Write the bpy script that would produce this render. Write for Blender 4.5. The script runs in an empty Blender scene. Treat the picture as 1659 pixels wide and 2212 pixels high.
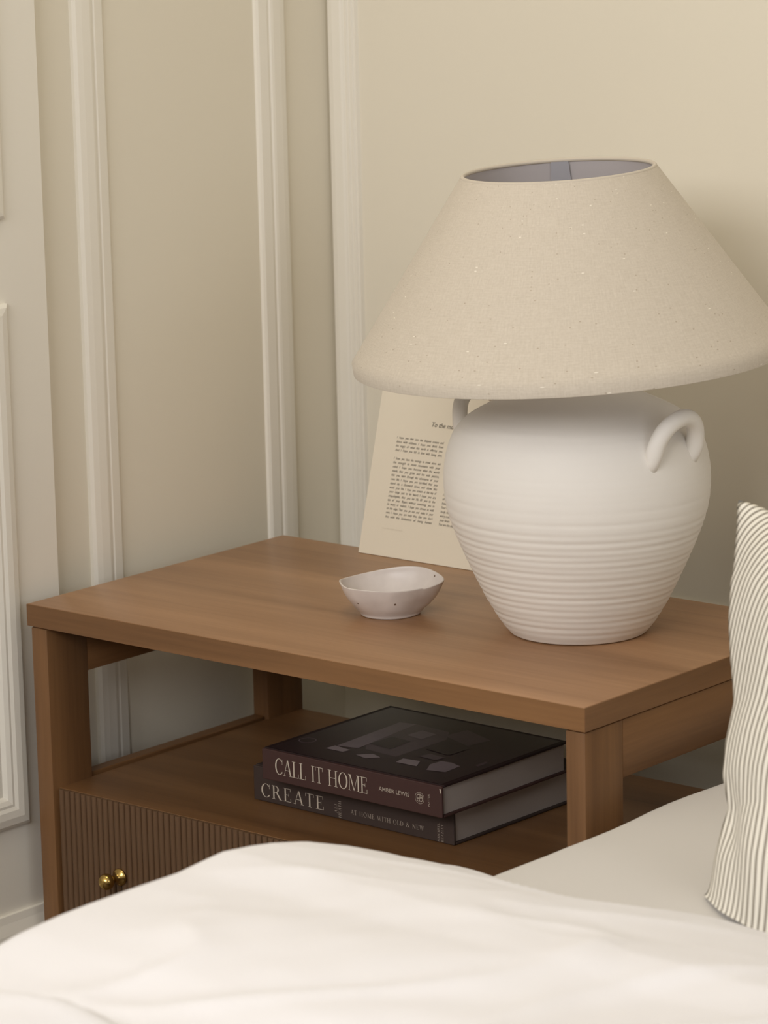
import bpy, bmesh, math, random
from mathutils import Vector, Matrix, noise

random.seed(7)
C = bpy.context.scene.collection
S = bpy.context.scene
ZT = 0.55          # height of the nightstand top; table-frame z values are offset by it
PI = math.pi

# ---------------------------------------------------------------- camera
cam = bpy.data.cameras.new('camera'); co = bpy.data.objects.new('camera', cam); C.objects.link(co)
r_ = Vector((0.767384, 0.640792, -0.022524)); u_ = Vector((-0.115749, 0.172996, 0.978097)); f_ = Vector((-0.630654, 0.747969, -0.206926))
M = Matrix((r_, u_, -f_)).transposed().to_4x4()
M.translation = Vector((2.75499, -2.65796, 0.89848 + ZT))
co.matrix_world = M
cam.sensor_fit = 'HORIZONTAL'; cam.sensor_width = 36.0; cam.lens = 36.0 * 7724.06 / 1659.0
cam.clip_start = 0.05
cam.dof.use_dof = True; cam.dof.focus_distance = 3.72; cam.dof.aperture_fstop = 12.0
S.camera = co

# ---------------------------------------------------------------- world, light, exposure
S.view_settings.view_transform = 'Standard'; S.view_settings.look = 'None'
S.view_settings.gamma = 1.0; S.view_settings.exposure = -0.18
w = bpy.data.worlds.new('world'); S.world = w; w.use_nodes = True
w.node_tree.nodes['Background'].inputs[0].default_value = (0.8, 0.87, 1.0, 1); w.node_tree.nodes['Background'].inputs[1].default_value = 0.6

def area(name, loc, target, sx, sy, power, col):
    l = bpy.data.lights.new(name, 'AREA'); l.shape = 'RECTANGLE'; l.size = sx; l.size_y = sy; l.energy = power; l.color = col
    o = bpy.data.objects.new(name, l); C.objects.link(o); o.location = loc
    o.rotation_euler = (Vector(target) - Vector(loc)).to_track_quat('-Z', 'Y').to_euler()
    return o
# daylight through the big window in the wall behind the camera
area('window_daylight', (1.45, -3.42, 2.22), (0.8, 0, 0.6), 2.2, 0.95, 72, (1.0, 0.98, 0.975))
# unseen fill from the right wall, added to brighten the left wall
area('side_fill_light', (4.12, -1.5, 1.75), (0, -1.5, 1.5), 1.6, 1.3, 16, (0.95, 0.97, 1.0))
# unseen ceiling fill, added to warm the upper walls
area('warm_ceiling_fill', (0.6, -0.3, 2.775), (0.6, -0.3, 0), 0.5, 0.5, 6.5, (1.0, 0.90, 0.70))

# ---------------------------------------------------------------- materials
def lin(c):
    return tuple(((v / 255) / 12.92 if v / 255 <= 0.04045 else ((v / 255 + 0.055) / 1.055) ** 2.4) for v in c) + (1,)
def mat(name, col, rough=0.6, metal=0.0, spec=0.4, bump=None, var=None, sheen=0):
    m = bpy.data.materials.new(name); m.use_nodes = True; nt = m.node_tree; b = nt.nodes['Principled BSDF']
    b.inputs['Base Color'].default_value = col; b.inputs['Roughness'].default_value = rough; b.inputs['Metallic'].default_value = metal
    b.inputs['Specular IOR Level'].default_value = spec
    if sheen: b.inputs['Sheen Weight'].default_value = sheen
    if bump or var:
        tc = nt.nodes.new('ShaderNodeTexCoord'); mp = nt.nodes.new('ShaderNodeMapping'); nt.links.new(tc.outputs['Object'], mp.inputs[0])
    if var:   # (scale, amount)
        mp.inputs['Scale'].default_value = (1, 1, 1)
        n = nt.nodes.new('ShaderNodeTexNoise'); n.inputs['Scale'].default_value = var[0]; n.inputs['Detail'].default_value = 5
        mx = nt.nodes.new('ShaderNodeMix'); mx.data_type = 'RGBA'
        mx.inputs[6].default_value = tuple(min(1, v * (1 - var[1])) for v in col[:3]) + (1,)
        mx.inputs[7].default_value = tuple(min(1, v * (1 + var[1])) for v in col[:3]) + (1,)
        nt.links.new(mp.outputs[0], n.inputs[0]); nt.links.new(n.outputs[0], mx.inputs[0]); nt.links.new(mx.outputs[2], b.inputs['Base Color'])
    if bump:  # (scale, strength, distance)
        n2 = nt.nodes.new('ShaderNodeTexNoise'); n2.inputs['Scale'].default_value = bump[0]; n2.inputs['Detail'].default_value = 4
        bp = nt.nodes.new('ShaderNodeBump'); bp.inputs['Strength'].default_value = bump[1]; bp.inputs['Distance'].default_value = bump[2]
        nt.links.new(mp.outputs[0], n2.inputs[0]); nt.links.new(n2.outputs[0], bp.inputs['Height']); nt.links.new(bp.outputs[0], b.inputs['Normal'])
    return m

def wood(name, axis, dark, light, rough=0.42, boards=False):
    m = bpy.data.materials.new(name); m.use_nodes = True; nt = m.node_tree; N = nt.nodes; L = nt.links; b = N['Principled BSDF']
    tc = N.new('ShaderNodeTexCoord')
    def noise_(scale, sc, detail=6, dist=0.0):
        mp = N.new('ShaderNodeMapping'); mp.inputs['Scale'].default_value = sc; L.new(tc.outputs['Object'], mp.inputs[0])
        n = N.new('ShaderNodeTexNoise'); n.inputs['Scale'].default_value = scale; n.inputs['Detail'].default_value = detail; n.inputs['Distortion'].default_value = dist
        L.new(mp.outputs[0], n.inputs[0]); return n
    st = [9.0, 9.0, 9.0]; st['XYZ'.index(axis)] = 0.7
    n1 = noise_(1.8, tuple(st), 6, 0.6)
    st2 = [90.0, 90.0, 90.0]; st2['XYZ'.index(axis)] = 3.0
    n2 = noise_(3.0, tuple(st2), 3)
    a = N.new('ShaderNodeMath'); a.operation = 'MULTIPLY_ADD'; a.inputs[1].default_value = 0.22
    L.new(n2.outputs[0], a.inputs[0]); L.new(n1.outputs[0], a.inputs[2])
    last = a
    if boards:
        mp = N.new('ShaderNodeMapping'); L.new(tc.outputs['Object'], mp.inputs[0]); sx = N.new('ShaderNodeSeparateXYZ'); L.new(mp.outputs[0], sx.inputs[0])
        d = N.new('ShaderNodeMath'); d.operation = 'DIVIDE'; d.inputs[1].default_value = 0.083; L.new(sx.outputs['Y'], d.inputs[0])
        fl = N.new('ShaderNodeMath'); fl.operation = 'FLOOR'; L.new(d.outputs[0], fl.inputs[0])
        wn = N.new('ShaderNodeTexWhiteNoise'); wn.noise_dimensions = '1D'; L.new(fl.outputs[0], wn.inputs['W'])
        a2 = N.new('ShaderNodeMath'); a2.operation = 'MULTIPLY_ADD'; a2.inputs[1].default_value = 0.16
        L.new(wn.outputs['Value'], a2.inputs[0]); L.new(a.outputs[0], a2.inputs[2]); last = a2
    cr = N.new('ShaderNodeValToRGB'); cr.color_ramp.elements[0].position = 0.38; cr.color_ramp.elements[1].position = 0.92
    cr.color_ramp.elements[0].color = dark; cr.color_ramp.elements[1].color = light
    L.new(last.outputs[0], cr.inputs[0]); L.new(cr.outputs[0], b.inputs['Base Color'])
    b.inputs['Roughness'].default_value = rough; b.inputs['Specular IOR Level'].default_value = 0.4
    bp = N.new('ShaderNodeBump'); bp.inputs['Strength'].default_value = 0.12; bp.inputs['Distance'].default_value = 0.0006
    L.new(n2.outputs[0], bp.inputs['Height']); L.new(bp.outputs[0], b.inputs['Normal'])
    return m

WD, WL = lin((98, 67, 40)), lin((145, 105, 67))  # oak below the top, with the shade there put into its colour
wood_x = wood('oak_grain_along_x', 'X', WD, WL)
wood_top = wood('oak_boards_top_lit', 'X', lin((134, 98, 67)), lin((180, 139, 103)), 0.36, True)  # same oak made lighter, the light falling on the top put into colour
wood_y = wood('oak_grain_along_y', 'Y', WD, WL)
wood_z = wood('oak_grain_along_z', 'Z', WD, WL)
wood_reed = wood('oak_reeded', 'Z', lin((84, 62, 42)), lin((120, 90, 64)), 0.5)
wall_m = mat('wall_paint', lin((229, 222, 205)), 0.75, bump=(220, 0.05, 0.0005))
trim_m = mat('trim_paint', lin((236, 231, 219)), 0.5)
far_wall_m = mat('low_bounce_wall_paint', lin((150, 142, 134)), 0.8)  # unseen walls, toned dark so less light bounces back
floor_m = wood('floor_boards', 'Y', lin((74, 60, 48)), lin((108, 88, 70)), 0.5)
ceil_m = mat('ceiling_paint', lin((238, 234, 224)), 0.8)
ceramic = mat('matte_white_ceramic', lin((243, 238, 230)), 0.6, bump=(900, 0.12, 0.0004), var=(14, 0.02))
brass = mat('brass', lin((190, 160, 95)), 0.22, metal=1.0)
dark_metal = mat('dark_metal', lin((60, 55, 50)), 0.4, metal=0.8)
lining_m = mat('shade_lining', lin((214, 209, 211)), 0.6)
seam_m = mat('shade_lining_seam', lin((196, 196, 204)), 0.55)
sheet_m = mat('cotton_sheet', lin((214, 210, 205)), 0.85, bump=(700, 0.06, 0.0003), sheen=0.1)
duvet_m = mat('washed_cotton_duvet', lin((238, 236, 238)), 0.85, bump=(500, 0.08, 0.0004), sheen=0.1)
bed_m = mat('bed_upholstery', lin((190, 180, 162)), 0.9, bump=(600, 0.1, 0.0005))
card_m = mat('card_stock', lin((228, 219, 201)), 0.7, var=(40, 0.01))
ink_m = mat('grey_brown_ink', lin((80, 71, 58)), 0.7)
faint_ink = mat('faint_grey_ink', lin((208, 198, 180)), 0.7)
page_m = mat('page_block', lin((172, 163, 157)), 0.8)
cover1_m = mat('dark_maroon_cloth', lin((66, 42, 38)), 0.7, bump=(1500, 0.1, 0.0002))
cover1t_m = mat('dark_cover_print', lin((42, 25, 25)), 0.6, var=(25, 0.25))
cover2_m = mat('charcoal_brown_cloth', lin((62, 49, 44)), 0.75, bump=(1500, 0.1, 0.0002))
foil_m = mat('pale_foil_lettering', lin((200, 188, 172)), 0.45)
foil2_m = mat('dim_foil_lettering', lin((176, 162, 148)), 0.45)
bulb_m = mat('frosted_glass', lin((235, 235, 230)), 0.3)

def bowl_mat():
    m = bpy.data.materials.new('speckled_glaze'); m.use_nodes = True; N = m.node_tree.nodes; L = m.node_tree.links; b = N['Principled BSDF']
    tc = N.new('ShaderNodeTexCoord'); v = N.new('ShaderNodeTexVoronoi'); v.inputs['Scale'].default_value = 130; L.new(tc.outputs['Object'], v.inputs[0])
    wn = N.new('ShaderNodeTexVoronoi'); wn.inputs['Scale'].default_value = 130; L.new(tc.outputs['Object'], wn.inputs[0])
    sp = N.new('ShaderNodeSeparateColor'); L.new(wn.outputs['Color'], sp.inputs[0])
    g = N.new('ShaderNodeMath'); g.operation = 'GREATER_THAN'; g.inputs[1].default_value = 0.80; L.new(sp.outputs[0], g.inputs[0])
    l = N.new('ShaderNodeMath'); l.operation = 'LESS_THAN'; l.inputs[1].default_value = 0.17; L.new(v.outputs['Distance'], l.inputs[0])
    mu = N.new('ShaderNodeMath'); mu.operation = 'MULTIPLY'; L.new(g.outputs[0], mu.inputs[0]); L.new(l.outputs[0], mu.inputs[1])
    n = N.new('ShaderNodeTexNoise'); n.inputs['Scale'].default_value = 60; L.new(tc.outputs['Object'], n.inputs[0])
    m0 = N.new('ShaderNodeMix'); m0.data_type = 'RGBA'; m0.inputs[6].default_value = lin((206, 196, 190)); m0.inputs[7].default_value = lin((226, 217, 210)); L.new(n.outputs[0], m0.inputs[0])
    mx = N.new('ShaderNodeMix'); mx.data_type = 'RGBA'; L.new(m0.outputs[2], mx.inputs[6]); mx.inputs[7].default_value = lin((120, 98, 84))
    L.new(mu.outputs[0], mx.inputs[0]); L.new(mx.outputs[2], b.inputs['Base Color'])
    b.inputs['Roughness'].default_value = 0.35
    return m
bowl_m = bowl_mat()

def linen_mat():
    m = bpy.data.materials.new('linen_shade'); m.use_nodes = True; N = m.node_tree.nodes; L = m.node_tree.links; b = N['Principled BSDF']
    uv = N.new('ShaderNodeUVMap')
    def ns(sc, scale, det=3):
        mp = N.new('ShaderNodeMapping'); mp.inputs['Scale'].default_value = sc; L.new(uv.outputs[0], mp.inputs[0])
        n = N.new('ShaderNodeTexNoise'); n.inputs['Scale'].default_value = scale; n.inputs['Detail'].default_value = det; L.new(mp.outputs[0], n.inputs[0]); return n
    h = ns((60, 900, 1), 1.0); v = ns((900, 60, 1), 1.0); f = ns((400, 400, 1), 1.0, 2)
    ad = N.new('ShaderNodeMath'); ad.operation = 'ADD'; L.new(h.outputs[0], ad.inputs[0]); L.new(v.outputs[0], ad.inputs[1])
    ad2 = N.new('ShaderNodeMath'); ad2.operation = 'ADD'; L.new(ad.outputs[0], ad2.inputs[0]); L.new(f.outputs[0], ad2.inputs[1])
    cr = N.new('ShaderNodeMapRange'); cr.inputs[1].default_value = 1.0; cr.inputs[2].default_value = 2.0; L.new(ad2.outputs[0], cr.inputs[0])
    mx = N.new('ShaderNodeMix'); mx.data_type = 'RGBA'; mx.inputs[6].default_value = lin((198, 187, 171)); mx.inputs[7].default_value = lin((214, 204, 189)); L.new(cr.outputs[0], mx.inputs[0])
    # slubs: light and dark flecks along the threads
    last = mx
    for k, (sc, thr, col) in enumerate((((130, 420, 1), 0.014, (240, 233, 219)), ((230, 300, 1), 0.022, (182, 168, 150)))):
        mp = N.new('ShaderNodeMapping'); mp.inputs['Scale'].default_value = sc; mp.inputs['Location'].default_value = (k * 3.1, k * 7.7, 0); L.new(uv.outputs[0], mp.inputs[0])
        vo = N.new('ShaderNodeTexVoronoi'); vo.inputs['Scale'].default_value = 1.0; vo.voronoi_dimensions = '2D'; L.new(mp.outputs[0], vo.inputs[0])
        sp = N.new('ShaderNodeSeparateColor'); L.new(vo.outputs['Color'], sp.inputs[0])
        g = N.new('ShaderNodeMath'); g.operation = 'GREATER_THAN'; g.inputs[1].default_value = 1 - thr * (0.5 if k == 0 else 1); L.new(sp.outputs[0], g.inputs[0])
        l = N.new('ShaderNodeMath'); l.operation = 'LESS_THAN'; l.inputs[1].default_value = 0.2; L.new(vo.outputs['Distance'], l.inputs[0])
        mu = N.new('ShaderNodeMath'); mu.operation = 'MULTIPLY'; L.new(g.outputs[0], mu.inputs[0]); L.new(l.outputs[0], mu.inputs[1])
        mm = N.new('ShaderNodeMix'); mm.data_type = 'RGBA'; L.new(mu.outputs[0], mm.inputs[0]); L.new(last.outputs[2], mm.inputs[6]); mm.inputs[7].default_value = lin(col)
        last = mm
    L.new(last.outputs[2], b.inputs['Base Color'])
    b.inputs['Roughness'].default_value = 0.9; b.inputs['Specular IOR Level'].default_value = 0.2; b.inputs['Sheen Weight'].default_value = 0.15
    bp = N.new('ShaderNodeBump'); bp.inputs['Strength'].default_value = 0.35; bp.inputs['Distance'].default_value = 0.0006
    L.new(ad.outputs[0], bp.inputs['Height']); L.new(bp.outputs[0], b.inputs['Normal'])
    return m
linen = linen_mat()

def stripe_mat():
    m = bpy.data.materials.new('ticking_stripe_linen'); m.use_nodes = True; N = m.node_tree.nodes; L = m.node_tree.links; b = N['Principled BSDF']
    uv = N.new('ShaderNodeUVMap'); sx = N.new('ShaderNodeSeparateXYZ'); L.new(uv.outputs[0], sx.inputs[0])
    nz = N.new('ShaderNodeTexNoise'); nz.inputs['Scale'].default_value = 60; L.new(uv.outputs[0], nz.inputs[0])
    o = N.new('ShaderNodeMath'); o.operation = 'MULTIPLY_ADD'; o.inputs[1].default_value = 0.0018; L.new(nz.outputs[0], o.inputs[0]); L.new(sx.outputs[0], o.inputs[2])
    s = N.new('ShaderNodeMath'); s.operation = 'MULTIPLY'; s.inputs[1].default_value = 2 * PI / 0.0086; L.new(o.outputs[0], s.inputs[0])
    c = N.new('ShaderNodeMath'); c.operation = 'SINE'; L.new(s.outputs[0], c.inputs[0])
    mr = N.new('ShaderNodeMapRange'); mr.inputs[1].default_value = 0.0; mr.inputs[2].default_value = 0.75; L.new(c.outputs[0], mr.inputs[0])
    mx = N.new('ShaderNodeMix'); mx.data_type = 'RGBA'; mx.inputs[6].default_value = lin((238, 234, 224)); mx.inputs[7].default_value = lin((150, 143, 132)); L.new(mr.outputs[0], mx.inputs[0])
    L.new(mx.outputs[2], b.inputs['Base Color']); b.inputs['Roughness'].default_value = 0.9; b.inputs['Specular IOR Level'].default_value = 0.2
    return m
stripe_m = stripe_mat()

# ---------------------------------------------------------------- helpers
def thing(name, label, cat, loc, group=None):
    o = bpy.data.objects.new(name, None); C.objects.link(o); o.location = loc; o.empty_display_size = 0.05
    o['label'] = label; o['category'] = cat
    if group: o['group'] = group
    return o
def tag(o, label, cat, group=None):
    o['label'] = label; o['category'] = cat
    if group: o['group'] = group
    return o
def obj(name, bm, m, parent=None, smooth=False, angle=None):
    """bm is in world coordinates; the object is parented without moving it."""
    bmesh.ops.recalc_face_normals(bm, faces=bm.faces)
    me = bpy.data.meshes.new(name); bm.to_mesh(me); bm.free(); me.materials.append(m)
    if smooth:
        for p in me.polygons: p.use_smooth = True
        if angle: me.set_sharp_from_angle(angle=math.radians(angle))
    o = bpy.data.objects.new(name, me); C.objects.link(o)
    if parent: attach(o, parent)
    return o
def world_of(o):
    m = o.matrix_basis.copy()
    while o.parent: m = o.parent.matrix_basis @ o.matrix_parent_inverse @ m if False else (o.parent.matrix_basis @ m); o = o.parent
    return m
def attach(o, parent):
    """put the child's mesh into the parent's local frame"""
    if o.type == 'MESH' and o.data.users == 1: o.data.transform(world_of(parent).inverted())
    o.parent = parent
def struct(name, bm, m, parent=None, smooth=False):
    o = obj(name, bm, m, parent, smooth)
    if not parent: o['kind'] = 'structure'
    return o
def box(bm, x0, x1, y0, y1, z0, z1, bev=0.0, seg=2):
    vs = [bm.verts.new((x, y, z)) for x in (x0, x1) for y in (y0, y1) for z in (z0, z1)]
    idx = ((0, 1, 3, 2), (4, 6, 7, 5), (0, 4, 5, 1), (2, 3, 7, 6), (0, 2, 6, 4), (1, 5, 7, 3))
    fs = [bm.faces.new([vs[i] for i in f]) for f in idx]
    if bev:
        es = list({e for f in fs for e in f.edges})
        bmesh.ops.bevel(bm, geom=es, offset=bev, segments=seg, affect='EDGES', profile=0.5)
    return bm
def bx(x0, x1, y0, y1, z0, z1, bev=0.0, seg=2):
    return box(bmesh.new(), x0, x1, y0, y1, z0, z1, bev, seg)
def lathe(prof, cx, cy, seg=96, cap0=False, cap1=False, bm=None, closed=False):
    bm = bm or bmesh.new(); rings = []
    for r, z in prof:
        rings.append([bm.verts.new((cx + r * math.cos(2 * PI * k / seg), cy + r * math.sin(2 * PI * k / seg), z)) for k in range(seg)])
    pairs = list(zip(rings, rings[1:])) + ([(rings[-1], rings[0])] if closed else [])
    for a, b in pairs:
        for k in range(seg): bm.faces.new((a[k], a[(k + 1) % seg], b[(k + 1) % seg], b[k]))
    if cap0: bm.faces.new(rings[0])
    if cap1: bm.faces.new(rings[-1])
    return bm
def tube(pts, rad, seg=16, bm=None, cap=True):
    bm = bm or bmesh.new(); rings = []; n = len(pts); pts = [Vector(p) for p in pts]
    rad = rad if isinstance(rad, (list, tuple)) else [rad] * n
    up = Vector((0.13, 0.21, 1)).normalized(); prev = None
    for i in range(n):
        t = (pts[min(i + 1, n - 1)] - pts[max(i - 1, 0)]).normalized()
        a = (prev - t * prev.dot(t)) if prev else (up - t * up.dot(t))
        a.normalize(); prev = a; b = t.cross(a)
        rings.append([bm.verts.new(pts[i] + (a * math.cos(2 * PI * k / seg) + b * math.sin(2 * PI * k / seg)) * rad[i]) for k in range(seg)])
    for a, b in zip(rings, rings[1:]):
        for k in range(seg): bm.faces.new((a[k], a[(k + 1) % seg], b[(k + 1) % seg], b[k]))
    if cap: bm.faces.new(rings[0]); bm.faces.new(rings[-1])
    return bm
def smoothstep(a, b, x):
    t = min(1, max(0, (x - a) / (b - a))); return t * t * (3 - 2 * t)
def interp(tab, x):
    if x <= tab[0][0]: return tab[0][1]
    for (a, va), (b, vb) in zip(tab, tab[1:]):
        if x <= b: return va + (vb - va) * (x - a) / (b - a)
    return tab[-1][1]
def spline(tab, n):
    """Catmull-Rom resampling of (z, r) style points"""
    P = [Vector(p) for p in tab]; P = [P[0] * 2 - P[1]] + P + [P[-1] * 2 - P[-2]]; out = []
    for i in range(1, len(P) - 2):
        for k in range(n):
            t = k / n; a, b, c, d = P[i - 1:i + 3]
            out.append(0.5 * ((2 * b) + (c - a) * t + (2 * a - 5 * b + 4 * c - d) * t * t + (3 * b - a - 3 * c + d) * t ** 3))
    out.append(P[-2]); return out

# ---------------------------------------------------------------- the room
XA, XR, YB = -0.025, -0.045, 0.58          # near wall plane, recessed wall plane, back wall
HC = 2.8
XE, YF = 4.2, -3.5                          # right wall, front wall
# left wall: plane A up to y=.0765, then set back
bm = bmesh.new()
prof = [(-0.25, YF), (XA, YF), (XA, 0.0745), (XA - 0.002, 0.0765), (XR, 0.0765), (XR, YB), (XR, YB + 0.12), (-0.25, YB + 0.12)]
lo = [bm.verts.new((x, y, 0)) for x, y in prof]; hi = [bm.verts.new((x, y, HC)) for x, y in prof]
for k in range(len(prof)): bm.faces.new((lo[k], lo[(k + 1) % len(prof)], hi[(k + 1) % len(prof)], hi[k]))
bm.faces.new(lo); bm.faces.new(hi)
bm.normal_update(); am = [f.calc_center_median().x > XR + 0.015 and abs(f.normal.z) < 0.5 for f in bm.faces]
for f, a in zip(bm.faces, am): f.material_index = 1 if a else 0
wl = struct('wall_left', bm, wall_m); wl.data.materials.append(trim_m)
wb = struct('wall_back', bx(XR, XE, YB, YB + 0.12, 0, HC), wall_m)
struct('floor', bx(-0.25, XE + 0.1, YF - 0.1, YB + 0.12, -0.08, 0), floor_m)
struct('ceiling', bx(-0.25, XE + 0.1, YF - 0.1, YB + 0.12, HC, HC + 0.08), ceil_m)
# front wall with a window opening, right wall with a window opening
def holed_wall(name, plane, c0, c1, h0, h1, w0, w1):
    bm = bmesh.new()
    def b(a0, a1, z0, z1):
        if plane == 'y': box(bm, a0, a1, YF - 0.1, YF, z0, z1)
        else: box(bm, XE, XE + 0.1, a0, a1, z0, z1)
    b(c0, w0, 0, HC); b(w1, c1, 0, HC); b(w0, w1, 0, h0); b(w0, w1, h1, HC)
    return struct(name, bm, far_wall_m)
holed_wall('wall_front', 'y', -0.25, XE + 0.1, 1.7, 2.74, 0.32, 2.58)
holed_wall('wall_right', 'x', YF, YB + 0.12, 1.0, 2.4, -2.3, -0.7)
def win_frame(name, plane, a0, a1, z0, z1, mull):
    bm = bmesh.new(); w_ = 0.05
    def b(p0, p1, q0, q1):
        if plane == 'y': box(bm, p0, p1, YF - 0.07, YF - 0.03, q0, q1)
        else: box(bm, XE + 0.03, XE + 0.07, p0, p1, q0, q1)
    b(a0, a1, z0, z0 + w_); b(a0, a1, z1 - w_, z1); b(a0, a0 + w_, z0, z1); b(a1 - w_, a1, z0, z1)
    for k in range(1, mull): m_ = a0 + (a1 - a0) * k / mull; b(m_ - 0.015, m_ + 0.015, z0, z1)
    return struct(name, bm, trim_m)
win_frame('window_1', 'y', 0.32, 2.58, 1.7, 2.74, 3)
win_frame('window_2', 'x', -2.3, -0.7, 1.0, 2.4, 2)  # unseen opening placed for the side fill light

# picture-frame mouldings: a mitred sweep of a moulding profile round a rectangle
# profile = (distance inwards from the outer edge, height off the wall)
MP = [(0, 0), (0.0, 0.0045), (0.004, 0.0072), (0.012, 0.0084), (0.024, 0.0086), (0.0275, 0.0078), (0.0295, 0.0062), (0.0315, 0.0062),
      (0.0332, 0.0070), (0.046, 0.0056), (0.049, 0.0035), (0.050, 0)]
def panel_frame(name, a0, a1, z0, z1, wall, prof=MP, parent=None):
    """wall = 'L', x plane (rectangle in y,z) or 'B' (rectangle in x,z)"""
    bm = bmesh.new(); loops = []
    for (d, h) in prof:
        rect = [(a0 + d, z0 + d), (a1 - d, z0 + d), (a1 - d, z1 - d), (a0 + d, z1 - d)]
        if wall[0] == 'L': loops.append([bm.verts.new((wall[1] + h, a, z)) for a, z in rect])
        else: loops.append([bm.verts.new((a, wall[1] - h, z)) for a, z in rect])
    for A, B in zip(loops, loops[1:]):
        for k in range(4): bm.faces.new((A[k], A[(k + 1) % 4], B[(k + 1) % 4], B[k]))
    o = struct(name, bm, trim_m, parent)
    return o
MPa = [(0, 0), (0.0, 0.004), (0.004, 0.007), (0.012, 0.0085), (0.020, 0.008), (0.024, 0.006), (0.027, 0.0062), (0.032, 0.004), (0.036, 0)]
zt = ZT
panel_frame('panel_moulding', 0.146, 0.497, 0.215, 2.35, ('L', XR), parent=wl)
panel_frame('panel_moulding', -0.95, 0.0105, 0.295, zt + 0.3285, ('L', XA), MPa, parent=wl)
panel_frame('panel_moulding', -0.95, 0.0125, zt + 0.4200, 2.35, ('L', XA), MPa, parent=wl)
panel_frame('panel_moulding', -2.0, -1.05, 0.295, 2.35, ('L', XA), MPa, parent=wl)
MPb = [(0, 0), (0, 0.005), (0.003, 0.0075), (0.010, 0.009), (0.022, 0.009), (0.0245, 0.0078), (0.0262, 0.0058), (0.0278, 0.0058), (0.0292, 0.0070), (0.0315, 0.0070), (0.0328, 0.0052), (0.0342, 0.0052), (0.0356, 0.0062), (0.0378, 0.0062), (0.039, 0.0042), (0.0402, 0.0042), (0.042, 0.0044), (0.0436, 0)]
panel_frame('panel_moulding', -0.0415, 1.15, zt - 0.09, 2.35, ('B', YB), MPb, parent=wb)
panel_frame('panel_moulding', 1.25, 2.45, zt - 0.09, 2.35, ('B', YB), MPb, parent=wb)
# skirting with a stepped top
def skirting(name, pts_fn, L0, L1, sgn=1, h=0.196):
    bm = bmesh.new(); pr = [(0, 0), (0.014, 0), (0.014, h - 0.03), (0.012, h - 0.02), (0.007, h - 0.008), (0.005, h), (0, h)]
    A = [bm.verts.new(pts_fn(d, L0, z)) for d, z in pr]; B = [bm.verts.new(pts_fn(d, L1, z)) for d, z in pr]
    for k in range(len(pr)): bm.faces.new((A[k], A[(k + 1) % len(pr)], B[(k + 1) % len(pr)], B[k]))
    bm.faces.new(A); bm.faces.new(B)
    return struct(name, bm, trim_m)
skirting('baseboard_left', lambda d, l, z: (XA + d, l, z), YF, 0.075)
skirting('baseboard_back', lambda d, l, z: (l, YB - d, z), XR, XE)
# round ring for the added, unseen ceiling fill
t = thing('added_ceiling_light', 'flat round ceiling light added to warm the walls above the nightstand corner', 'light', (0.6, -0.3, HC))
obj('trim_ring', lathe([(0.17, HC - 0.012), (0.19, HC - 0.012), (0.2, HC - 0.002), (0.2, HC), (0.17, HC)], 0.6, -0.3, 48, closed=True), trim_m, t, True)

# ---------------------------------------------------------------- nightstand
NW, ND = 0.76, 0.4228
ns = thing('nightstand', 'wide open-shelf wooden nightstand with a reeded drawer front and brass knobs', 'nightstand', (NW / 2, ND / 2, 0))
top_ = obj('tabletop', bx(0.0004, NW - 0.0004, 0.0004, ND, ZT - 0.0247, ZT, 0.0008, 2), wood_top, ns, True, 40)
obj('edging', bx(0.0, NW, -0.0007, 0.0006, ZT - 0.0246, ZT - 0.0005, 0.0003, 1), wood_x, top_)
obj('edging', bx(-0.0006, 0.0006, -0.0005, ND, ZT - 0.0246, ZT - 0.0005, 0.0003, 1), wood_y, top_)
obj('edging', bx(NW - 0.0006, NW + 0.0006, -0.0005, ND, ZT - 0.0246, ZT - 0.0005, 0.0003, 1), wood_y, top_)
LX0, LX1, LW = 0.003, 0.7585, 0.0235      # outer faces, leg width
lz1 = ZT - 0.0262
LD = 0.062
for x0 in (LX0, LX1 - LW):
    for y0 in (0.002, ND - 0.002 - LD):
        obj('leg', bx(x0, x0 + LW, y0, y0 + LD, 0, lz1, 0.0015, 2), wood_z, ns, True, 40)
    obj('side_rail', bx(x0 + 0.0004, x0 + LW - 0.0004, 0.002 + LD, ND - 0.002 - LD, ZT - 0.0855, lz1, 0.0012, 2), wood_y, ns, True, 40)
    obj('side_panel', bx(x0 + 0.001, x0 + LW - 0.006, 0.002 + LD, ND - 0.002 - LD, 0.13, ZT - 0.2040, 0.001, 1), wood_y, ns)
obj('top_spacer', bx(0.012, NW - 0.012, 0.011, ND - 0.011, ZT - 0.0263, ZT - 0.0246), wood_x, ns)
SX0, SX1 = LX0 + LW + 0.0006, LX1 - LW - 0.0006
obj('shelf', bx(SX0 - 0.004, SX1 + 0.004, 0.0115, ND - 0.004, ZT - 0.2275, ZT - 0.2075, 0.0008, 1), wood_x, ns)
obj('back_panel', bx(SX0, SX1, ND - 0.018, ND - 0.006, 0.13, ZT - 0.2275), wood_x, ns)
obj('bottom_panel', bx(SX0, SX1, 0.014, ND - 0.018, 0.13, 0.146), wood_x, ns)
dr = obj('drawer', bx(SX0 + 0.003, SX1 - 0.003, 0.0085, 0.020, 0.132, ZT - 0.2105, 0.0006, 1), wood_reed, ns)
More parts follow.
